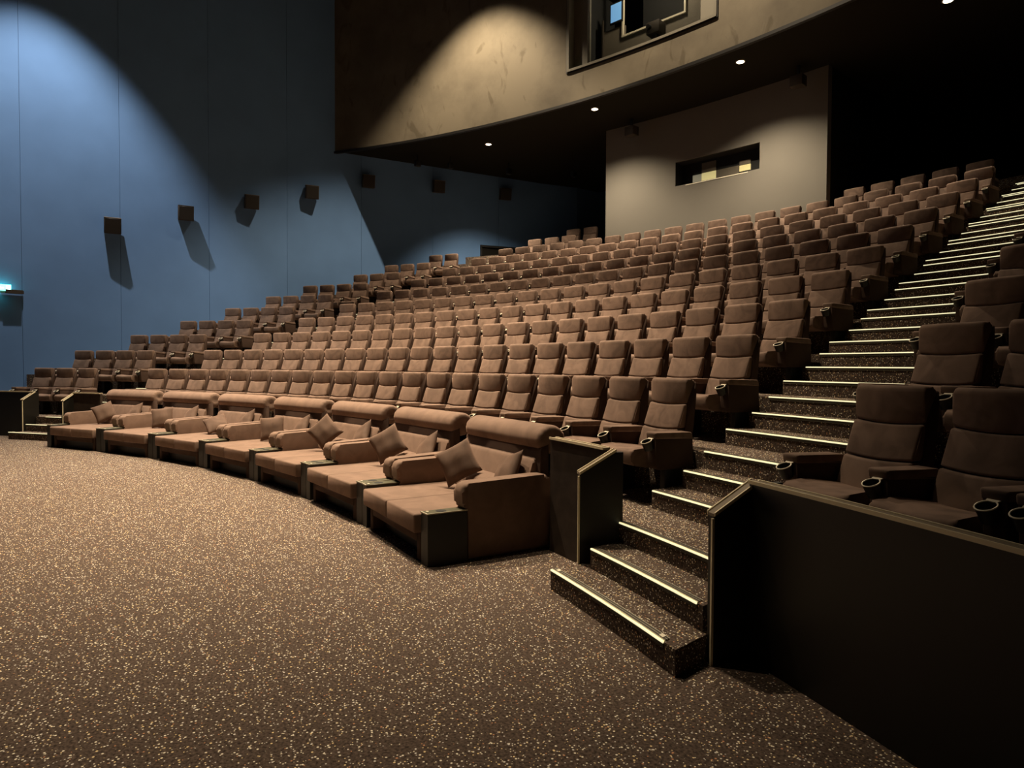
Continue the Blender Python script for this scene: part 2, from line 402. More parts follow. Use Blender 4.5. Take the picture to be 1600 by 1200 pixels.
# window_1: the big projection window above the balcony edge
amid = (WA0+WA1)/2; loc, rz = frame_at(math.degrees(amid), RF, WZ0)
wn = empty('window_1', loc, rz); tag(wn, kind='structure')
HWW = RF*math.sin((WA1-WA0)/2); SAG = RF-RF*math.cos((WA1-WA0)/2); HH = WZ1-WZ0
bm = bmesh.new()   # curved lip frame round the opening
def arc_bar(bm, a0, a1, z0, z1, ra, rb, n=20):
    A = []
    for t in range(n+1):
        a = a0+(a1-a0)*t/n
        row = []
        for (r, z) in ((ra, z0), (rb, z0), (rb, z1), (ra, z1)):
            p = pol(r, a+amid)-pol(RF, amid)
            lx = p.x*math.cos(amid)-p.y*math.sin(amid); ly = p.x*math.sin(amid)+p.y*math.cos(amid)
            row.append(bm.verts.new((lx, ly, z)))
        A.append(row)
    for a, b in zip(A, A[1:]):
        for i in range(4): bm.faces.new((a[i], a[(i+1) % 4], b[(i+1) % 4], b[i]))
    bm.faces.new(A[0][::-1]); bm.faces.new(A[-1])
ha = (WA1-WA0)/2
arc_bar(bm, -ha-0.001, ha+0.001, -0.035, 0.03, RF-0.05, RF+0.25)
arc_bar(bm, -ha-0.001, ha+0.001, HH-0.03, HH+0.03, RF-0.05, RF+0.25)
arc_bar(bm, -ha-0.0012, -ha+0.0016, 0, HH, RF-0.05, RF+0.25, 2); arc_bar(bm, ha-0.0016, ha+0.0012, 0, HH, RF-0.05, RF+0.25, 2)
obj('window_frame', bm, 'reveal', wn, smooth=False)
bm = bmesh.new()
arc_bar(bm, -ha-0.0016, ha+0.0016, -0.065, -0.035, RF-0.03, RF+0.1); arc_bar(bm, -ha-0.0022, -ha-0.001, -0.06, HH, RF-0.03, RF+0.1, 2); arc_bar(bm, ha+0.001, ha+0.0022, -0.06, HH, RF-0.03, RF+0.1, 2)
obj('shadow_gap', bm, 'trimdark', wn, smooth=False)
obj('window_reveal', add_box(box(-HWW, -HWW+0.50, SAG*-1+0.22, 0.30, 0.02, HH), HWW-0.52, HWW, -SAG+0.22, 0.30, 0.02, HH), 'reveal', wn, smooth=False)
bm = bmesh.new()  # room behind: back wall with its own inner opening
RD = 1.15
add_box(bm, -1.9, -1.2, RD, RD+0.1, -0.2, 1.42); add_box(bm, -1.2, 0.72, RD, RD+0.1, -0.2, 1.08); add_box(bm, 0.72, HWW, RD, RD+0.1, -0.2, HH)
obj('inner_wall', bm, 'roomwall', wn, smooth=False)
obj('inner_frame', add_box(add_box(box(-1.25, 0.77, RD-0.05, RD+0.02, 1.05, 1.10), -1.25, -1.20, RD-0.05, RD+0.02, 1.10, HH), 0.72, 0.77, RD-0.05, RD+0.02, 1.10, HH), 'ring', wn, smooth=False)
obj('inner_dark_room', add_box(add_box(add_box(box(-1.2, 1.6, RD+1.0, RD+1.05, 0.3, HH), -HWW, -HWW+0.02, 0.3, RD+1, -0.2, HH), -HWW, HWW, 0.3, RD+1, -0.22, -0.2), HWW-0.02, HWW, 0.3, RD+1, -0.2, HH), 'roomdark', wn, smooth=False)
obj('side_panel', box(-HWW+0.3, -1.9, RD-0.06, RD, -0.1, 1.75), 'speaker', wn, smooth=False)
l_ = bpy.data.lights.new('room_lamp', 'POINT'); l_.energy = 160; l_.color = (1.0, 0.80, 0.55); l_.shadow_soft_size = 0.15
lo_ = bpy.data.objects.new('room_lamp', l_); COL.objects.link(lo_); lo_.parent = wn; lo_.location = (0.2, 0.45, 2.62)
# glass pane
obj('window_glass', box(-HWW+0.5, HWW-0.52, 0.24, 0.246, 0.03, HH), 'glass', wn, smooth=False)

t = empty('blue_monitor', (0, 0, 0)); 
p = wn; a = amid
def wl(x, y, z):
    q = pol(RF, amid); return Vector((q.x + x*math.cos(amid) + y*math.sin(amid), q.y - x*math.sin(amid) + y*math.cos(amid), WZ0+z))
t.location = wl(-1.42, 1.06, 1.80); t.rotation_euler = (0, 0, -amid)
tag(t, 'small glowing blue monitor inside the upper projection window', 'monitor')
obj('casing', box(-0.22, 0.22, 0.0, 0.05, -0.30, 0.30, bev=0.01), 'black', t)
obj('screen', box(-0.18, 0.18, -0.006, 0.002, -0.25, 0.25), 'monitor', t, smooth=False)
t = empty('projector', wl(-0.12, 0.78, 0.48), -amid); tag(t, 'dark boxy device standing behind the upper projection window glass', 'projector')
obj('body', box(-0.12, 0.28, 0.0, 0.35, 0.18, 0.50, bev=0.015), 'speaker', t)
obj('lens', add_cyl(bmesh.new(), (0, 0), 0.07, 0.06, -0.06, 0.06), 'black', t).matrix_local = Matrix.Translation((-0.02, -0.02, 0.36)) @ Matrix.Rotation(PI/2, 4, 'X')
obj('stand', add_box(box(0.0, 0.16, 0.08, 0.24, 0.0, 0.18), 0.02, 0.14, 0.10, 0.22, -0.48, 0.0), 'black', t)

# door_1: dark exit opening in the left wall near the back rows
d = empty('door_1', (-20.50, 16.95, 0)); tag(d, kind='structure')
dv = Vector((-19.50-(-20.50), 19.70-16.95, 0)); d.rotation_euler = (0, 0, math.atan2(dv.y, dv.x))
L = dv.length
obj('door_leaf', box(0.05, L-0.05, -0.10, -0.04, 4.6, 6.34), 'darkwall', d, smooth=False)
obj('door_frame', add_box(add_box(box(0, L, -0.16, 0.04, 6.32, 6.40), 0, 0.06, -0.16, 0.04, 4.6, 6.32), L-0.06, L, -0.16, 0.04, 4.6, 6.32), 'trimdark', d, smooth=False)

# ------------------------------------------------------------------ staircases in the two aisles
def stair_piece(parent, Ra, Rb, x0, x1, z0, z1, sx0=None, sx1=None, solid=True, name='step'):
    n = 6
    if solid:
        st = obj(name, add_sector(bmesh.new(), Ra, Rb, fx(x0), fx(x1), z0, z1, n), 'carpet', parent, smooth=False)
    else: st = parent
    sx0 = x0+0.01 if sx0 is None else sx0; sx1 = x1-0.05 if sx1 is None else sx1
    # aluminium nosing with grooves, and the glowing strip on its edge
    bm = bmesh.new()
    add_sector(bm, Ra-0.006, Ra+0.055, fx(sx0), fx(sx1), z1-0.001, z1+0.006, n, 0)
    add_sector(bm, Ra+0.014, Ra+0.026, fx(sx0), fx(sx1), z1+0.005, z1+0.009, n, 1)
    add_sector(bm, Ra+0.034, Ra+0.046, fx(sx0), fx(sx1), z1+0.005, z1+0.009, n, 1)
    add_sector(bm, Ra-0.006, Ra+0.0, fx(sx0), fx(sx1), z1-0.03, z1, n, 1)
    obj('nosing', bm, ['groove', 'alu'] if False else ['alu', 'groove'], st, smooth=False)
    obj('light_strip', add_sector(bmesh.new(), Ra-0.010, Ra+0.003, fx(sx0), fx(sx1), z1-0.005, z1+0.006, n), 'glow', st, smooth=False)
    return st
def staircase(xl, xr, label, kmax, x0L, x0R):
    t = empty('staircase', (0, 0, 0)); tag(t, label, 'stairs')
    # two free steps up from the hall floor
    st = stair_piece(t, 17.90, tierR(0), x0L, x0R, 0.0, RS, sx1=x0R-0.10)
    for x in (x0L+0.06, x0R-0.16):
        mk = obj('end_marker', add_sector(bmesh.new(), 17.915, 17.945, fx(x), fx(x+0.035), RS+0.006, RS+0.012, 1), 'ring', st, smooth=False); mk['label'] = 'small white square marker on the nosing'
    stair_piece(t, 18.18, tierR(0), xl+0.12, xr+0.02, RS, 2*RS)
    for k in range(0, kmax):
        z = tierZ(k)
        stair_piece(t, tierR(k), 0, xl+0.14, xr, 0, z, solid=False)
        stair_piece(t, rowR(k)-0.55, tierR(k+1), xl, xr+0.05, z, z+RS, sx1=xr)
        stair_piece(t, rowR(k)-0.22, tierR(k+1), xl+0.10, xr+0.05, z+RS, z+2*RS, sx1=xr)
    return t
staircase(-3.36, -2.05, 'speckled carpet aisle staircase with glowing edges climbing at the right', 12, -3.42, -2.00)
staircase(-18.26, -17.38, 'speckled carpet staircase with glowing edges at the far left aisle', 9, -18.12, -16.95)

# ------------------------------------------------------------------ low barriers
def strip_cap(bm, pts, wd, zt, th=0.018, mi=0):
    """flat cap rail following pts [(x,y,z)], width wd (towards normal)"""
    for p, q in zip(pts, pts[1:]):
        p = Vector(p); q = Vector(q); d = (q-p); dn = Vector((d.x, d.y, 0)).normalized(); n = Vector((-dn.y, dn.x, 0))
        vs = []
        for s, z in ((-wd/2, 0), (wd/2, 0), (wd/2, th), (-wd/2, th)):
            vs.append((bm.verts.new(p+n*s+Vector((0, 0, z))), bm.verts.new(q+n*s+Vector((0, 0, z)))))
        for i in range(4):
            a, b = vs[i], vs[(i+1) % 4]; bm.faces.new((a[0], b[0], b[1], a[1])).material_index = mi
        bm.faces.new([v[0] for v in vs][::-1]).material_index = mi; bm.faces.new([v[1] for v in vs]).material_index = mi
def barrier(a0, a1, wing0, wing1, label, mat, group=None, wing_end='hi'):
    """wall along the arc from a0 to a1 (deg), plus a wing from point wing0 (front, low) to wing1 (back)"""
    t = empty('barrier', (0, 0, 0)); tag(t, label, 'barrier', group)
    R = 18.46; H = 1.0; th = 0.045
    obj('panel', add_sector(bmesh.new(), R-th, R, fc(a0), fc(a1), 0.0, H, 24), mat, t, smooth=False)
    def rail(off0, off1, zz0, zz1, m):
        bm = bmesh.new(); add_sector(bm, R-th/2+off0, R-th/2+off1, fc(a0), fc(a1), zz0, zz1, 24)
        return bm
    bm = rail(-0.032, 0.032, H, H+0.016, 0); obj('cap_rail', bm, 'captop', t, smooth=False)
    bm = rail(-0.036, -0.028, H+0.002, H+0.022, 0); add_sector(bm, R-th/2+0.028, R-th/2+0.036, fc(a0), fc(a1), H+0.002, H+0.022, 24)
    obj('edge_trim', bm, 'brass', t, smooth=False)
    w0 = Vector((*wing0, 0)); w1 = Vector((*wing1, 0)); d = (w1-w0).normalized(); n = Vector((-d.y, d.x, 0))
    j = w0 + d*0.29 # joint where the slope reaches the top
    poly = [w0-n*th/2, j-n*th/2, w1-n*th/2, w1+n*th/2, j+n*th/2, w0+n*th/2]
    obj('wing_panel', add_plan(bmesh.new(), poly, 0.0, H, ztop=[0.83, 0.995, 0.995, 0.995, 0.995, 0.83]), 'laminate', t, smooth=False)
    p0 = w0 + Vector((0, 0, 0.83)); p1 = j+Vector((0, 0, 0.998))
    bm = bmesh.new(); strip_cap(bm, [p0, p1], 0.066, 0, 0.016); obj('wing_cap', bm, 'captop', t, smooth=False)
    bm = bmesh.new()
    for s in (-0.034, 0.034): strip_cap(bm, [p0+n*s+Vector((0, 0, 0.004)), p1+n*s+Vector((0, 0, 0.004))], 0.009, 0, 0.02)
    add_plan(bm, [w0-n*0.032-d*0.012, w0-n*0.032+d*0.002, w0-n*0.018+d*0.002, w0-n*0.018-d*0.012], 0, 0.82)
    obj('wing_trim', bm, 'brass', t, smooth=False)
    return t
barrier(14.45, 17.05, (-3.40, 3.80), (-3.22, 4.10), 'short brown barrier between the nearest lounge and the right staircase', 'barrier')
barrier(22.0, 40.0, (-1.97, 3.30), (-1.78, 3.72), 'long black barrier at the right in front of the right block seats', 'laminate')
aw = math.radians(-27.6); p0 = pol(18.17, aw); p1 = pol(18.55, aw)
barrier(-27.6, -24.95, (p0.x, p0.y), (p1.x, p1.y), 'short dark barrier between the far left staircase and the farthest lounge', 'barrier')
aw = math.radians(-31.4); p0 = pol(18.17, aw); p1 = pol(18.55, aw)
barrier(-44.0, -31.4, (p0.x, p0.y), (p1.x, p1.y), 'black barrier in front of the left block at the far left edge', 'laminate')

# ------------------------------------------------------------------ cinema seat
def seat_bodies():
    W = 0.50
    def crown(depth):
        return lambda u, y, z: (y+depth*u*u*0.9 if y < 0.06 else y, z)
    def head_shape(u, y, z):
        yy = y + (0.022*u*u if y < 0.06 else 0.0) - (0.014*(1-u*u) if y < 0.03 else 0)
        zz = z - (0.016*(1-u*u) if z < 0.9 else 0.0)
        return yy, zz
    head = rounded([(0.0, 0.868), (-0.004, 1.098), (0.125, 1.085), (0.115, 0.868)], [0.02, 0.045, 0.04, 0.0], 4)
    H = finish(add_extrude_u(bmesh.new(), head, W, 0.016, 8, head_shape), True, 50)
    def body_shape(u, y, z):
        return (y + (0.02*u*u if y < 0.02 else 0), z - (0.014*(1-u*u) if z < 0.66 else 0) - (0.012*(1-u*u) if z > 0.8 else 0))
    mid = rounded([(-0.098, 0.640), (-0.020, 0.860), (0.07, 0.860), (0.04, 0.640)], [0.018, 0.018, 0, 0], 3)
    Mi = finish(add_extrude_u(bmesh.new(), mid, W-0.006, 0.014, 8, body_shape), True, 50)
    low = rounded([(-0.185, 0.40), (-0.107, 0.632), (0.04, 0.632), (0.0, 0.40)], [0.0, 0.02, 0, 0], 3)
    Lo = finish(add_extrude_u(bmesh.new(), low, W-0.006, 0.014, 8, lambda u, y, z: (y+(0.02*u*u if y < 0.0 else 0), z-(0.012*(1-u*u) if z > 0.5 else 0))), True, 50)
    shell = rounded([(-0.14, 0.36), (0.012, 0.66), (0.035, 0.90), (0.128, 1.075), (0.135, 0.95), (0.10, 0.62), (0.03, 0.33)], [0.0, 0.03, 0, 0.02, 0.05, 0.05, 0.03], 3)
    Sh = finish(add_extrude_u(bmesh.new(), shell, W+0.012, 0.01, 1), True, 50)
    cush = rounded([(-0.60, 0.335), (-0.615, 0.455), (-0.42, 0.470), (-0.15, 0.435), (-0.12, 0.31), (-0.40, 0.30)], [0.03, 0.045, 0.05, 0, 0, 0.03], 4)
    Cu = finish(add_extrude_u(bmesh.new(), cush, W, 0.022, 8, lambda u, y, z: (y, z+(0.014*u*u if z > 0.40 else 0))), True, 50)
    return dict(headrest=H, back=Mi, lower_back=Lo, shell=Sh, seat=Cu)
def arm_meshes():
    # armrest pad centred on u=0 with side panel below
    pad = rounded([(-0.455, 0.575), (-0.465, 0.632), (-0.05, 0.622), (-0.03, 0.56)], [0.01, 0.02, 0.02, 0.01], 3)
    bm = add_extrude_u(bmesh.new(), pad, 0.135, 0.012)
    A = finish(bm, True, 45)
    side = rounded([(-0.44, 0.30), (-0.455, 0.578), (-0.03, 0.565), (-0.02, 0.30)], [0.05, 0.0, 0.0, 0.05], 3)
    bm = add_extrude_u(bmesh.new(), side, 0.118, 0.008)
    B = finish(bm, True, 45)
    # cup holder: cup body, ring, plate
    seg = 24; cy = -0.512; TILT = Matrix.Translation((0, -0.468, 0.572)) @ Matrix.Rotation(math.radians(24), 4, 'X') @ Matrix.Translation((0, 0.468, -0.572))
    def tv(bm, x, y, z): return bm.verts.new(TILT @ Vector((x, y, z)))
    bm = bmesh.new()
    prof = [(0.030, 0.500), (0.044, 0.568), (0.049, 0.570), (0.040, 0.490)]
    rings = [[tv(bm, rr*math.cos(2*PI*k/seg), cy+rr*math.sin(2*PI*k/seg), zz) for k in range(seg)] for rr, zz in prof]
    for a, b in zip(rings, rings[1:]):
        for k in range(seg): bm.faces.new((a[k], a[(k+1) % seg], b[(k+1) % seg], b[k]))
    bm.faces.new(rings[0]); bm.faces.new(rings[-1][::-1])
    Cb = finish(bm, True, 45)
    bm = bmesh.new()
    add_tube(bm, [TILT @ Vector((0.0475*math.cos(2*PI*k/24), cy+0.0475*math.sin(2*PI*k/24), 0.572)) for k in range(24)], 0.0040, 6, True)
    q_ = [(-0.028, cy+0.040), (0.028, cy+0.040), (0.036, cy+0.070), (-0.036, cy+0.070)]
    A_ = [tv(bm, x, y, 0.569) for x, y in q_]; B_ = [tv(bm, x, y, 0.575) for x, y in q_]
    for k in range(4): bm.faces.new((A_[k], A_[(k+1) % 4], B_[(k+1) % 4], B_[k]))
    bm.faces.new(A_[::-1]); bm.faces.new(B_)
    R = finish(bm, True, 45)
    # pedestal
    bm = bmesh.new()
    add_box(bm, -0.035, 0.035, -0.30, -0.10, 0.0, 0.32, 0.008)
    add_box(bm, -0.045, 0.045, -0.40, -0.02, 0.0, 0.02, 0.004)
    P = finish(bm, True, 45)
    bm = box(-0.04, 0.04, -0.385, -0.32, 0.019, 0.024)
    Ft = finish(bm, False)
    return dict(armrest=A, arm_panel=B, cup_holder=Cb, cup_ring=R, leg=P, foot_plate=Ft)
SB = seat_bodies(); AM = arm_meshes()
for n_, me in SB.items(): me.materials.append(M['fabric_shaded'] if n_ == 'shell' else M['fabric'])
for n_, me in AM.items(): me.materials.append(M[{'armrest': 'fabric', 'arm_panel': 'fabric_shaded', 'cup_holder': 'black', 'cup_ring': 'ring', 'leg': 'black', 'foot_plate': 'steel'}[n_]])
def raw(name, me, parent, x=0.0):
    o = bpy.data.objects.new(name, me); COL.objects.link(o); o.parent = parent; o.location = (x, 0, 0); return o
def proto_seat(left_arm):
    r = empty('cinema_seat')
    bk = raw('backrest', SB['shell'], r)
    raw('headrest', SB['headrest'], r); raw('back_cushion', SB['back'], r); raw('lumbar_cushion', SB['lower_back'], r)
    raw('seat', SB['seat'], r)
    for u in ([0.336] + ([-0.336] if left_arm else [])):
        a = raw('armrest', AM['armrest'], r, u); 
        raw('arm_panel', AM['arm_panel'], a); h = raw('cup_holder', AM['cup_holder'], a); raw('cup_ring', AM['cup_ring'], a)
        l_ = raw('leg', AM['leg'], r, u*0.91); raw('foot_plate', AM['foot_plate'], l_)
    return r
def copy_tree(o, parent=None):
    c = o.copy(); COL.objects.link(c); c.parent = parent
    for ch in list(o.children): copy_tree(ch, c)
    return c
protos = {}; used = set()
def place_seat(k, i, left_arm, label, group):
    if left_arm not in protos: protos[left_arm] = proto_seat(left_arm); o = protos[left_arm]
    else: o = copy_tree(protos[left_arm])
    a = seat_angle(k, i); p = pol(rowR(k), a)
    o.location = (p.x, p.y, tierZ(k)); o.rotation_euler = (0, 0, -a)
    tag(o, label, 'seat', group)
    return o
ORD = ['zeroth', 'first', 'second', 'third', 'fourth', 'fifth', 'sixth', 'seventh', 'eighth', 'ninth', 'tenth', 'eleventh', 'twelfth', 'thirteenth', 'fourteenth', 'fifteenth', 'sixteenth', 'seventeenth', 'eighteenth', 'nineteenth', 'twentieth', 'twenty-first']
ROWN = ['lowest raised row', 'second raised row', 'third raised row', 'fourth raised row', 'fifth raised row', 'sixth raised row', 'seventh raised row', 'eighth raised row', 'ninth raised row', 'tenth raised row']
MID = 'middle block cinema seats'
for k in range(10):
    for i in range(21):
        n_ = 21-i
        place_seat(k, i, i == 0, 'brown cinema seat, %s from the right staircase, middle block, %s' % (ORD[n_], ROWN[k]), MID)
LB = 'left block cinema seats'
for k in range(10):
    cnt = {0: 3, 7: 3, 8: 3, 9: 2}.get(k, 4)
    for j in range(cnt):
        place_seat(k, -3.30-j*0.99, j == cnt-1, 'dim brown seat by the blue wall, %s from the left staircase, %s' % (ORD[j+1], ROWN[k]), LB)
RBK = 'right block cinema seats'
for k in range(10):
    cnt = 3 if k == 0 else (2 if k < 4 else 1)
    for j in range(cnt):
        i = 23.37+j+(0.28 if j == 2 else 0)
        place_seat(k, i, j in (0, 2), 'dark brown cinema seat, right block, %s seat from the right staircase, %s' % (ORD[j+1], ROWN[k]), RBK)
for j, i in enumerate((19.6, 18.6, 17.6, 16.6, 15.6)):
    place_seat(10, i, j == 4, 'unlit cinema seat in the dark top row at upper right, %s from the staircase' % ORD[j+1], 'dark top row seats')
for j, i in enumerate((0.27, 1.27, 2.27)):
    place_seat(10, i, j == 0, 'brown seat left of the grey booth, eleventh raised row, %s from its left end' % ORD[j+1], 'seats left of the booth')
for j, i in enumerate((1.20, 2.22)):
    place_seat(11, i, j == 0, 'very dark seat beside the booth corner in the topmost left row, %s from left' % ORD[j+1], 'seats left of the booth')

# ------------------------------------------------------------------ double lounges in the front row
def lounge_proto():
    r = empty('double_lounge')
    # base frame with a dark recess at the front
    bm = bmesh.new()
    add_box(bm, -0.64, -0.56, 0.0, 1.16, 0.0, 0.25, 0.006); add_box(bm, 0.56, 0.64, 0.0, 1.16, 0.0, 0.25, 0.006)
    add_box(bm, -0.60, 0.60, 0.0, 0.05, 0.15, 0.25, 0.006)
    add_box(bm, -0.60, 0.60, 0.10, 1.16, 0.16, 0.24)
    obj('base', bm, 'fabric_shaded', r)  # shade under the pads put into the darker suede colour
    obj('base_recess', box(-0.57, 0.57, 0.12, 1.1, 0.0, 0.17), 'black', r, smooth=False)
    for s in (-1, 1):
        bm = box(min(0.004*s, 0.665*s), max(0.004*s, 0.665*s), -0.07, 1.02, 0.245, 0.41, bev=0.018, seg=3)
        obj('seat_pad', bm, 'lounge', r)
    # lower bolster and lumbar, back roll
    bl = rounded([(0.86, 0.40), (0.88, 0.53), (1.04, 0.60), (1.16, 0.40)], [0.02, 0.06, 0.05, 0], 4)
    obj('lower_bolster', add_extrude_u(bmesh.new(), bl, 1.32, 0.03), 'lounge', r)
    lm = rounded([(1.015, 0.50), (1.110, 0.805), (1.22, 0.805), (1.20, 0.48)], [0.03, 0.05, 0.02, 0.0], 4)
    obj('lumbar_cushion', add_extrude_u(bmesh.new(), lm, 1.36, 0.03, 6, lambda u, y, z: (y-(0.012*(1-u*u) if y < 1.13 else 0), z)), 'lounge', r)
    bk = rounded([(1.12, 0.0), (1.14, 0.9), (1.235, 0.95), (1.215, 0.0)], [0, 0.02, 0.03, 0], 3)
    obj('back_panel', add_extrude_u(bmesh.new(), bk, 1.50, 0.01), 'fabric_shaded', r)
    # roll: fat cylinder with gathered, pleated ends
    bm = bmesh.new(); seg = 48; L = 0.72; cy, cz, ry, rz_ = 1.27, 0.972, 0.155, 0.134
    def ring(x, f, pleat):
        out = []
        for q in range(seg):
            th = 2*PI*q/seg; ff = f*(1 + pleat*math.cos(th*14))
            out.append(bm.verts.new((x*(1), cy+ry*ff*math.cos(th), cz+rz_*ff*math.sin(th))))
        return out
    prof = [(-L-0.012, 0.10, 0.0), (-L-0.030, 0.45, 0.06), (-L-0.028, 0.78, 0.04), (-L-0.012, 0.94, 0.012), (-L+0.02, 1.0, 0), (-0.4, 1.01, 0), (0, 1.015, 0), (0.4, 1.01, 0), (L-0.02, 1.0, 0), (L+0.012, 0.94, 0.012), (L+0.028, 0.78, 0.04), (L+0.030, 0.45, 0.06), (L+0.012, 0.10, 0.0)]
    rs = [ring(*p_) for p_ in prof]
    for A, B in zip(rs, rs[1:]):
        for q in range(seg): bm.faces.new((A[q], A[(q+1) % seg], B[(q+1) % seg], B[q]))
    bm.faces.new(rs[0][::-1]); bm.faces.new(rs[-1])
    obj('head_roll', bm, 'lounge', r, angle=60)
    for s in (-1, 1):
        ap = rounded([(0.35, 0.0), (0.352, 0.43), (0.300, 0.47), (0.290, 0.655), (1.16, 0.675), (1.205, 0.60), (1.205, 0.0)], [0, 0.02, 0.06, 0.075, 0.04, 0.05, 0], 5)
        x0 = 0.672 if s > 0 else -0.832
        obj('armrest', add_extrude_u(bmesh.new(), ap, 0.16, 0.034, 1, None, x0, 4), 'lounge', r)
        xa, xb = (0.70, 0.838) if s > 0 else (-0.838, -0.70)
        obj('side_box', box(xa, xb, -0.02, 0.345, 0.0, 0.425, bev=0.003, seg=1), 'boxwood', r)
        bm = box(xa, xb, -0.025, 0.348, 0.425, 0.437, bev=0.002, seg=1)
        tp = obj('box_top', bm, 'boxtop', r)
        xm = (xa+xb)/2
        bm = add_cyl(bmesh.new(), (xm, 0.13), 0.046, 0.046, 0.4372, 0.4386, 24)
        obj('cup_hole', bm, 'black', tp)
        bm = add_cyl(bmesh.new(), (xm-0.02*s, 0.015), 0.013, 0.013, 0.437, 0.442, 14)
        obj('call_button', bm, 'ring', tp)
        bm = bmesh.new()
        for y in (-0.0255,): add_box(bm, xa, xb, y-0.003, y+0.006, 0.430, 0.4395)
        add_box(bm, xb-0.004 if s > 0 else xa, xb+0.002 if s > 0 else xa+0.004, -0.025, 0.348, 0.431, 0.4395)
        obj('metal_edge', bm, 'alu', tp, smooth=False)
    return r
def place_frame(o, deg, R, z=0.0):
    a = math.radians(deg); p = pol(R, a); o.location = (p.x, p.y, z); o.rotation_euler = (0, 0, -a)
LP = lounge_proto()
LN = ['nearest double lounge at right, its boxy side facing the staircase', 'second brown double lounge from the right staircase', 'third brown double lounge from the right staircase', 'fourth brown double lounge, the centre one of the front row', 'third brown double lounge from the far left end', 'second brown double lounge from the far left end', 'farthest brown double lounge beside the left staircase']
RL = 17.26
for j in range(7):
    o = LP if j == 0 else copy_tree(LP)
    place_frame(o, 11.6-5.6*j, RL); tag(o, LN[j], 'lounge', 'front row double lounges')

def pillow_mesh(size=0.38, thick=0.13, seed=0):
    rnd = random.Random(seed); bm = bmesh.new(); N = 14; grid = {}
    for side in (1, -1):
        for i in range(N+1):
            for j in range(N+1):
                u = 2*i/N-1; v = 2*j/N-1
                edge = (i in (0, N)) or (j in (0, N))
                if edge and side == -1: grid[(side, i, j)] = grid[(1, i, j)]; continue
                # pinched sides, pointed corners
                px = u*(1-0.05*(1-abs(v)**1.5)*abs(u)**2 + 0.03*abs(v)**3); pz = v*(1-0.05*(1-abs(u)**1.5)*abs(v)**2 + 0.03*abs(u)**3)
                h = ((1-u**2)*(1-v**2))**0.42*thick/2 * (1+0.06*math.sin(7*u+seed)+0.05*math.sin(6*v+2*seed))
                grid[(side, i, j)] = bm.verts.new((px*size/2, side*h*-1, pz*size/2))
    for side in (1, -1):
        for i in range(N):
            for j in range(N):
                q = [grid[(side, i, j)], grid[(side, i+1, j)], grid[(side, i+1, j+1)], grid[(side, i, j+1)]]
                if len(set(q)) == 4:
                    try: bm.faces.new(q if side == 1 else q[::-1])
                    except ValueError: pass
    me = finish(bm, True, 180); return me
PM = [pillow_mesh(0.38, 0.14, s) for s in range(3)]
for me in PM: me.materials.append(M['pillow'])
# (lounge index, u, y, z, yaw deg, lean deg, roll deg, label)
PIL = [
    (0, -0.27, 0.80, 0.665, 47, -22, 30, 'brown square cushion tilted on its corner on the nearest lounge, left one'),
    (0, 0.44, 0.96, 0.650, -12, -30, 24, 'brown cushion leaning on the right armrest of the nearest lounge'),
    (1, -0.25, 0.80, 0.680, 47, -20, 32, 'brown cushion tilted on its corner on the second lounge from right, left one'),
    (1, 0.42, 0.96, 0.660, -12, -30, 37, 'brown cushion against the right armrest of the second lounge from right'),
    (2, -0.30, 0.80, 0.690, 47, -20, 44, 'brown cushion standing as a diamond on the third lounge from right'),
    (2, 0.42, 0.98, 0.665, -12, -30, 37, 'brown cushion against the right armrest of the third lounge from right'),
    (3, -0.25, 0.84, 0.615, 47, -18, 6, 'brown cushion sitting squarely on the centre lounge, left one'),
    (3, 0.42, 0.96, 0.645, -12, -30, 32, 'brown cushion against the right armrest of the centre lounge'),
    (4, -0.22, 0.80, 0.590, 47, -48, 26, 'brown cushion slumped far back on the third lounge from the left end'),
    (4, 0.42, 0.98, 0.650, -12, -30, 28, 'brown cushion against the right armrest, third lounge from left end'),
    (5, -0.28, 0.84, 0.615, 47, -20, 6, 'brown cushion sitting squarely on the second lounge from the left end'),
    (5, 0.42, 0.96, 0.650, -12, -30, 26, 'brown cushion against the right armrest, second lounge from left end'),
    (6, -0.34, 0.82, 0.650, 47, -24, 24, 'brown cushion tilted on its corner on the farthest left lounge'),
    (6, 0.40, 0.96, 0.650, -12, -30, 22, 'brown cushion against the right armrest of the farthest left lounge'),
]
for n_, (j, u, y, z, yaw, lean, roll, lab) in enumerate(PIL):
    a = math.radians(11.6-5.6*j); base = pol(RL, a)
    Fm = Matrix.Translation(base) @ Matrix.Rotation(-a, 4, 'Z')
    L_ = Matrix.Translation((u, y, z)) @ Matrix.Rotation(math.radians(yaw), 4, 'Z') @ Matrix.Rotation(math.radians(lean), 4, 'X') @ Matrix.Rotation(math.radians(-roll), 4, 'Y')
    o = bpy.data.objects.new('cushion', PM[n_ % 3]); COL.objects.link(o); o.matrix_world = Fm @ L_
    tag(o, lab, 'cushion', 'cushions on the lounges')

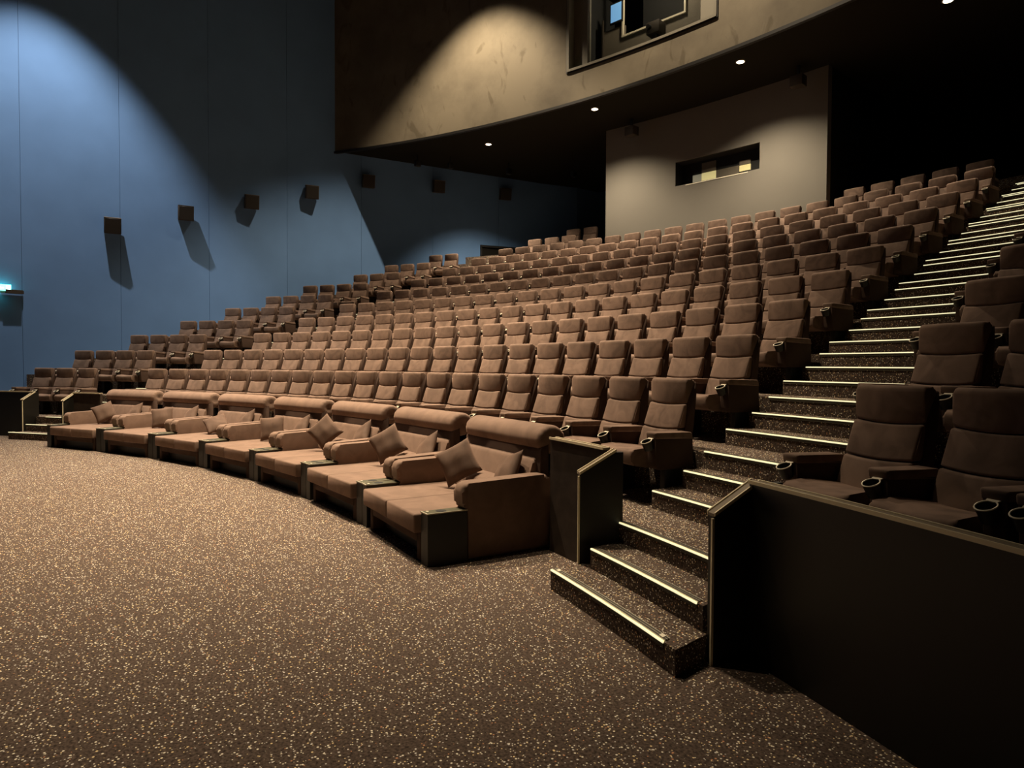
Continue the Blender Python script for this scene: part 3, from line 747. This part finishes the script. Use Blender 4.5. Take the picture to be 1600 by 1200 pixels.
# ------------------------------------------------------------------ speakers, exit sign, lamps
def speaker(x, y, z, yaw, label, s=1.0, name='wall_speaker', tilt=12):
    r = empty(name, (x, y, z)); tag(r, label, 'speaker', 'surround speakers on the blue wall')
    R_ = Matrix.Rotation(math.radians(yaw), 4, 'Z') @ Matrix.Rotation(math.radians(tilt), 4, 'Y')
    r.matrix_world = Matrix.Translation((x, y, z)) @ Matrix.Scale(s, 4)
    cab = obj('cabinet', box(0.06, 0.40, -0.21, 0.21, -0.22, 0.22, bev=0.012), 'speaker', r); cab.matrix_local = R_
    g = obj('grille', box(0.398, 0.41, -0.19, 0.19, -0.20, 0.20, bev=0.004, seg=1), 'black', cab)
    tp = obj('lit_top_edge', box(0.06, 0.405, -0.21, 0.21, 0.2195, 0.226), 'captop', cab, smooth=False)  # paler strip paints the light caught along the cabinet top
    bm = bmesh.new(); add_tube(bm, [(0.0, 0, -0.05), (0.16, 0, -0.15), (0.2, 0, -0.26)], 0.018); add_box(bm, -0.01, 0.015, -0.06, 0.06, -0.12, 0.05, 0.003)
    obj('bracket', bm, 'black', r)
    return r
speaker(wall_x(4.52), 4.52, 5.62, -10, 'lowest dark speaker on the blue wall, first from the left')
speaker(wall_x(6.47), 6.47, 6.27, -12, 'dark speaker on the blue wall, second from the left')
speaker(wall_x(8.45), 8.45, 6.92, -14, 'dark speaker on the blue wall, third from the left')
speaker(wall_x(10.46), 10.46, 7.56, -18, 'dark speaker on the blue wall just left of the balcony corner')
speaker(wall_x(12.5), 12.5, 8.25, -22, 'barely lit speaker just under the balcony corner')
speaker(wall_x(15.2), 15.2, 8.45, -24, 'unlit speaker below the balcony ceiling, above the left block')
speaker(wall_x(17.9), 17.9, 8.50, -26, 'unlit speaker under the balcony, nearest to the grey booth', 1.0)
for j, (x, y, lab) in enumerate(((-19.9, 13.6, 'small dark camera hanging under the balcony near the blue wall, first'), (-19.3, 14.6, 'small dark camera hanging under the balcony, second from blue wall'), (-18.4, 16.6, 'small dark camera hanging under the balcony beside the middle speakers'), (-17.0, 18.6, 'small dark camera hanging under the balcony left of the booth'))):
    r = empty('ceiling_camera', (x, y, SOFFIT_Z)); tag(r, lab, 'camera', 'small devices under the balcony')
    obj('body', box(-0.07, 0.07, -0.1, 0.1, -0.42, -0.22, bev=0.01), 'black', r)
    obj('stem', add_tube(bmesh.new(), [(0, 0, 0), (0, 0, -0.24)], 0.02), 'black', r)
for x, y, lab in ((-12.6, 16.35, 'dim speaker box hanging in front of the grey booth, left one'), (-7.6, 16.5, 'dim speaker box hanging before the booth, right one')):
    r = empty('hanging_speaker', (x, y, SOFFIT_Z)); tag(r, lab, 'speaker', 'speaker boxes hanging by the booth')
    obj('cabinet', box(-0.16, 0.16, -0.14, 0.14, -0.52, -0.26, bev=0.01), 'speaker', r)
    obj('bracket', box(-0.03, 0.03, -0.03, 0.03, -0.27, 0.0), 'black', r, smooth=False)

r = empty('exit_sign', (-21.9, 1.92, 3.58)); tag(r, 'glowing green-white exit sign on a dark bracket at the left edge', 'sign')
obj('bracket', add_box(box(0.02, 0.14, 0.10, 0.47, -0.10, 0.0, bev=0.004, seg=1), -0.02, 0.05, 0.0, 0.5, -0.09, -0.01), 'speaker', r)
obj('sign_panel', box(0.10, 0.13, -0.42, 0.22, -0.04, 0.12, bev=0.004, seg=1), 'exit', r)
bm = bmesh.new()
add_box(bm, 0.131, 0.134, 0.12, 0.20, -0.02, 0.10)                                  # doorway symbol
add_box(bm, 0.131, 0.134, -0.02, 0.06, 0.025, 0.045); add_tube(bm, [(0.132, -0.04, 0.035), (0.132, -0.01, 0.06)], 0.004, 6); add_tube(bm, [(0.132, -0.04, 0.035), (0.132, -0.01, 0.01)], 0.004, 6)  # arrow
obj('sign_symbol', bm, 'exitw', r, smooth=False)

def downlight(x, y, z, label, group, watts=None, half=62, lens=0.085, blend=0.9, lensmat='lamp', aim=(0, 0)):
    r = empty('downlight', (x, y, z)); tag(r, label, 'ceiling light', group)
    bm = bmesh.new(); seg = 28
    prof = [(lens+0.03, 0.0), (lens+0.03, -0.018), (lens+0.005, -0.02), (lens, 0.0)]
    rings = [[bm.verts.new((rr*math.cos(2*PI*k/seg), rr*math.sin(2*PI*k/seg), zz)) for k in range(seg)] for rr, zz in prof]
    for a, b in zip(rings, rings[1:]):
        for k in range(seg): bm.faces.new((a[k], a[(k+1) % seg], b[(k+1) % seg], b[k]))
    obj('trim_ring', bm, 'white', r)
    obj('lens', add_cyl(bmesh.new(), (0, 0), lens, lens, -0.012, -0.002, 28), lensmat, r)
    if watts:
        s = spot((x, y, z-0.05), (x+aim[0], y+aim[1], z-5), watts, half, blend, (1.0, 0.83, 0.60), 0.06); s.name = 'downlight_beam'
for (x, y), wt, lab in zip(SOFFIT_SPOTS, SOFFIT_W, ('bright downlight under the balcony, leftmost of four', 'bright downlight under the balcony, second from left', 'bright downlight under the balcony, third from left', 'bright downlight at the top edge, rightmost under the balcony')):
    downlight(x, y, SOFFIT_Z, lab, 'downlights under the balcony', wt, half=(47 if x < -17 else 64) if x < -5 else 38, blend=1.0, aim=(0, -1.6) if x > -5 else ((-0.9, 1.2) if x < -17 else (0, 0)))
